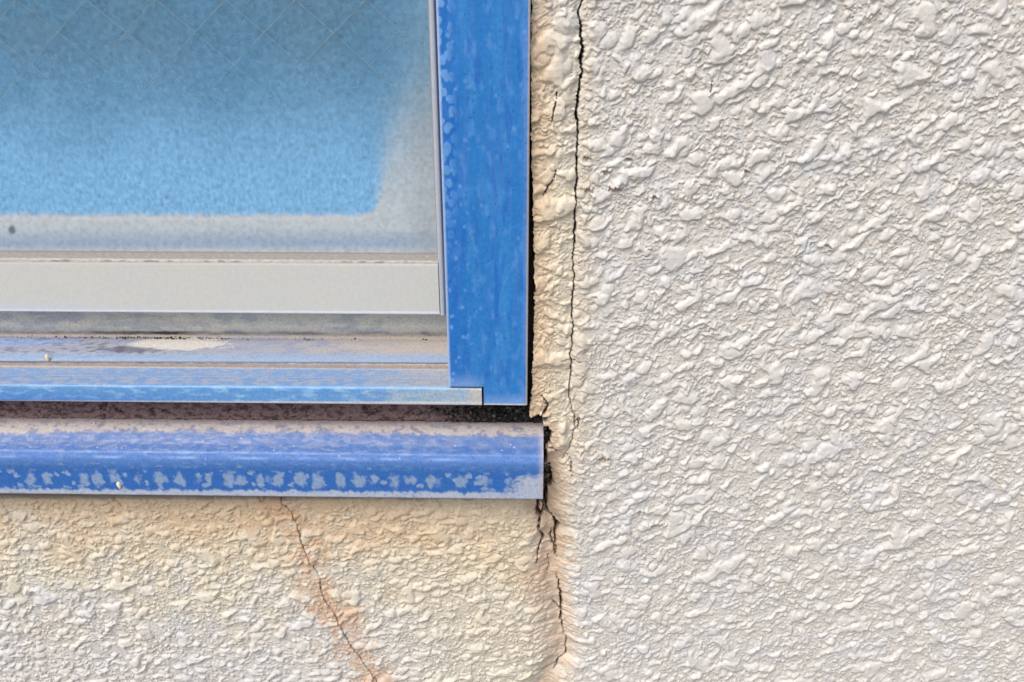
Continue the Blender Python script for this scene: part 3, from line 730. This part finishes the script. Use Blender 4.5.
# wires: two families of diagonals inside the glass
YWi = YG + .003
pitchw = X(295, 0, YWi) - X(225, 0, YWi)
ztop = Z(225, 0, YWi); wc_ = lin(225, 245, 246)
def wire(a, b):
    a = Vector(a); b = Vector(b); d = (b - a).normalized(); s = d.orthogonal().normalized(); t = d.cross(s); r = .00034
    v = []
    for p0 in (a, b):
        for k in range(6):
            an = k * math.pi / 3; v.append(p0 + s * r * math.cos(an) + t * r * math.sin(an))
    q = np.array([(k, (k + 1) % 6, 6 + (k + 1) % 6, 6 + k) for k in range(6)])
    return link("wire", mesh_np("wire", np.array([tuple(x) for x in v]), q, None, np.broadcast_to(wc_, (12, 3))), M_wire, sash)
zlo, zhi = ZG0 + .001, ZT - .02
for fam, x00 in ((1, X(17, 0, YWi)), (-1, X(225, 0, YWi))):
    for k in range(-30, 24):
        x0 = x00 + k * pitchw                              # crossing at the height ztop
        pts = []
        f = lambda z: x0 + (ztop - z) * (1.12 if fam > 0 else -1.12) 
        g = lambda x: ztop - (x - x0) / (1.12 if fam > 0 else -1.12)
        zs_ = [zlo, zhi]
        xa, xb = f(zlo), f(zhi)
        lo_x, hi_x = XL + .002, xg - .001
        za, zb2 = zlo, zhi
        if xa > hi_x: xa, za = hi_x, g(hi_x)
        if xa < lo_x: xa, za = lo_x, g(lo_x)
        if xb > hi_x: xb, zb2 = hi_x, g(hi_x)
        if xb < lo_x: xb, zb2 = lo_x, g(lo_x)
        if zb2 - za > .01 and zlo - 1e-6 <= za and zb2 <= zhi + 1e-6: wire((xa, YWi + fam * .0003, za), (xb, YWi + fam * .0003, zb2))

# ================================================================ LOOSE BITS
rng = np.random.default_rng(5)
def lumpmesh(pos, rad, col, name):
    """many small angular grains in one mesh"""
    g = (1 + 5 ** .5) / 2
    iv = np.array([(-1, g, 0), (1, g, 0), (-1, -g, 0), (1, -g, 0), (0, -1, g), (0, 1, g), (0, -1, -g), (0, 1, -g), (g, 0, -1), (g, 0, 1), (-g, 0, -1), (-g, 0, 1)]) / 1.9
    it = np.array([(0, 11, 5), (0, 5, 1), (0, 1, 7), (0, 7, 10), (0, 10, 11), (1, 5, 9), (5, 11, 4), (11, 10, 2), (10, 7, 6), (7, 1, 8), (3, 9, 4), (3, 4, 2), (3, 2, 6), (3, 6, 8), (3, 8, 9), (4, 9, 5), (2, 4, 11), (6, 2, 10), (8, 6, 7), (9, 8, 1)])
    V = []; T = []; C = []
    for k, (p_, r) in enumerate(zip(pos, rad)):
        s = r * (0.6 + .8 * rng.random(3)); j = 1 + .35 * (rng.random((12, 1)) - .5)
        V.append(iv * j * s + p_); T.append(it + 12 * k); C.append(np.broadcast_to(col[k % len(col)], (12, 3)))
    return mesh_np(name, np.concatenate(V), np.zeros((0, 4), int), np.concatenate(T), np.concatenate(C), True)
# black crumbs of old backing in the gap under the jamb
pos = []; rad = []
for k in range(520):
    px = rng.triangular(432, 520, 541); f = rng.random(); py = 406.5 + 14.5 * f
    pos.append(tuple(P(px, py, ym - .0005 - .0012 * rng.random()))); rad.append(.00035 + .0007 * rng.random() ** 2)
for k in range(90):
    px = 545 + 3.5 * rng.normal() * .6; py = rng.choice([437, 475]) + 6 * rng.normal()
    pos.append(tuple(P(px, py, .005))); rad.append(.0005 + .0007 * rng.random())
o = link("crumbs", lumpmesh(pos, rad, [lin(52, 52, 52), lin(24, 23, 24), lin(104, 104, 96), lin(36, 34, 34), lin(70, 72, 64)], "crumbs"), M_grit, wall); o["kind"] = "stuff"
# dirt on the track below the sash
pos = []; rad = []
for k in range(420):
    px = 155 + 42 * rng.normal() if k < 320 else rng.uniform(0, 430)
    yy = y4 - .0003 - .0022 * rng.random() ** 2; f = (y4 - yy) / (y4 - y3)
    pos.append((X(px, 334, yy), yy, z4 + (z3b - z4) * f + .0002)); rad.append(.00018 + .00045 * rng.random() ** 2)
o = link("dirt", lumpmesh(pos, rad, [lin(46, 42, 42), lin(76, 70, 66), lin(30, 28, 30), lin(120, 108, 96)], "dirt"), M_grit); o["kind"] = "stuff"
o["label"] = "line of black dirt crumbs on window track under the sash"; o["category"] = "dirt"

def flake(name, c, pts, thick, col, label, group=None, curl=.0004, parent=None, cat="paint flake"):
    """a curled chip: outline in wall-plane offsets (mm), real thickness"""
    pts = np.array(pts, float) * .001; n_ = len(pts)
    # two rings and a centre so that the chip can dome
    rings = []
    for f, hgt in ((1, 0), (.6, .8), (0.0, 1)):
        r = pts * f if f else np.zeros((1, 2))
        rings.append(np.stack([r[:, 0], np.full(len(r), -curl * hgt - thick), r[:, 1]], 1))
    bk = np.stack([pts[:, 0], np.full(n_, .0008), pts[:, 1]], 1)
    V = np.concatenate(rings + [bk]) + np.array(c)
    q = []; t = []
    for k in range(n_):
        k2 = (k + 1) % n_
        q.append((k, k2, n_ + k2, n_ + k)); t.append((n_ + k, n_ + k2, 2 * n_))
        q.append((2 * n_ + 1 + k, 2 * n_ + 1 + k2, k2, k))
    o = link(name, mesh_np(name, V, np.array(q), np.array(t), np.broadcast_to(col, (len(V), 3))), M_flake, parent)
    if parent is None:
        o["label"] = label; o["category"] = cat
    elif label: o["label"] = label
    if group: o["group"] = group
    return o
flake("paint_flake", tuple(P(118.5, 485.5, -.0116)), [(-.3, 1.9), (.6, 1.6), (1.2, .2), (1.1, -1.8), (.7, -2.3), (-.4, -.6), (-.9, .8)], .0004, lin(232, 222, 200),
      "small cream paint drip stuck to lower edge of the blue sill")
fz = z3b + .0012
flake("paint_flake", (X(47, 360, y3), y3 + .0006, fz), [(-.5, 2.2), (.5, 2.0), (.9, .4), (1.4, -1.2), (.2, -1.3), (-.2, -.2), (-.8, 1.0)], .0006, lin(226, 206, 176),
      "tiny cream paint crumb lying in groove of the window track")
# ================================================================ GROUND in front of the wall (gives the bounce light)
gv = np.array([(-60, -60, -1.1), (60, -60, -1.1), (60, 1, -1.1), (-60, 1, -1.1)], float)
o = link("ground", mesh_np("ground", gv, np.array([(0, 1, 2, 3)]), None, np.broadcast_to(lin(150, 147, 142), (4, 3)), False), M_plain)
o["kind"] = "structure"
for ob in COL.objects:
    if ob.type == 'MESH' and ob.parent is None and "kind" not in ob and "label" not in ob: print("unlabelled", ob.name)
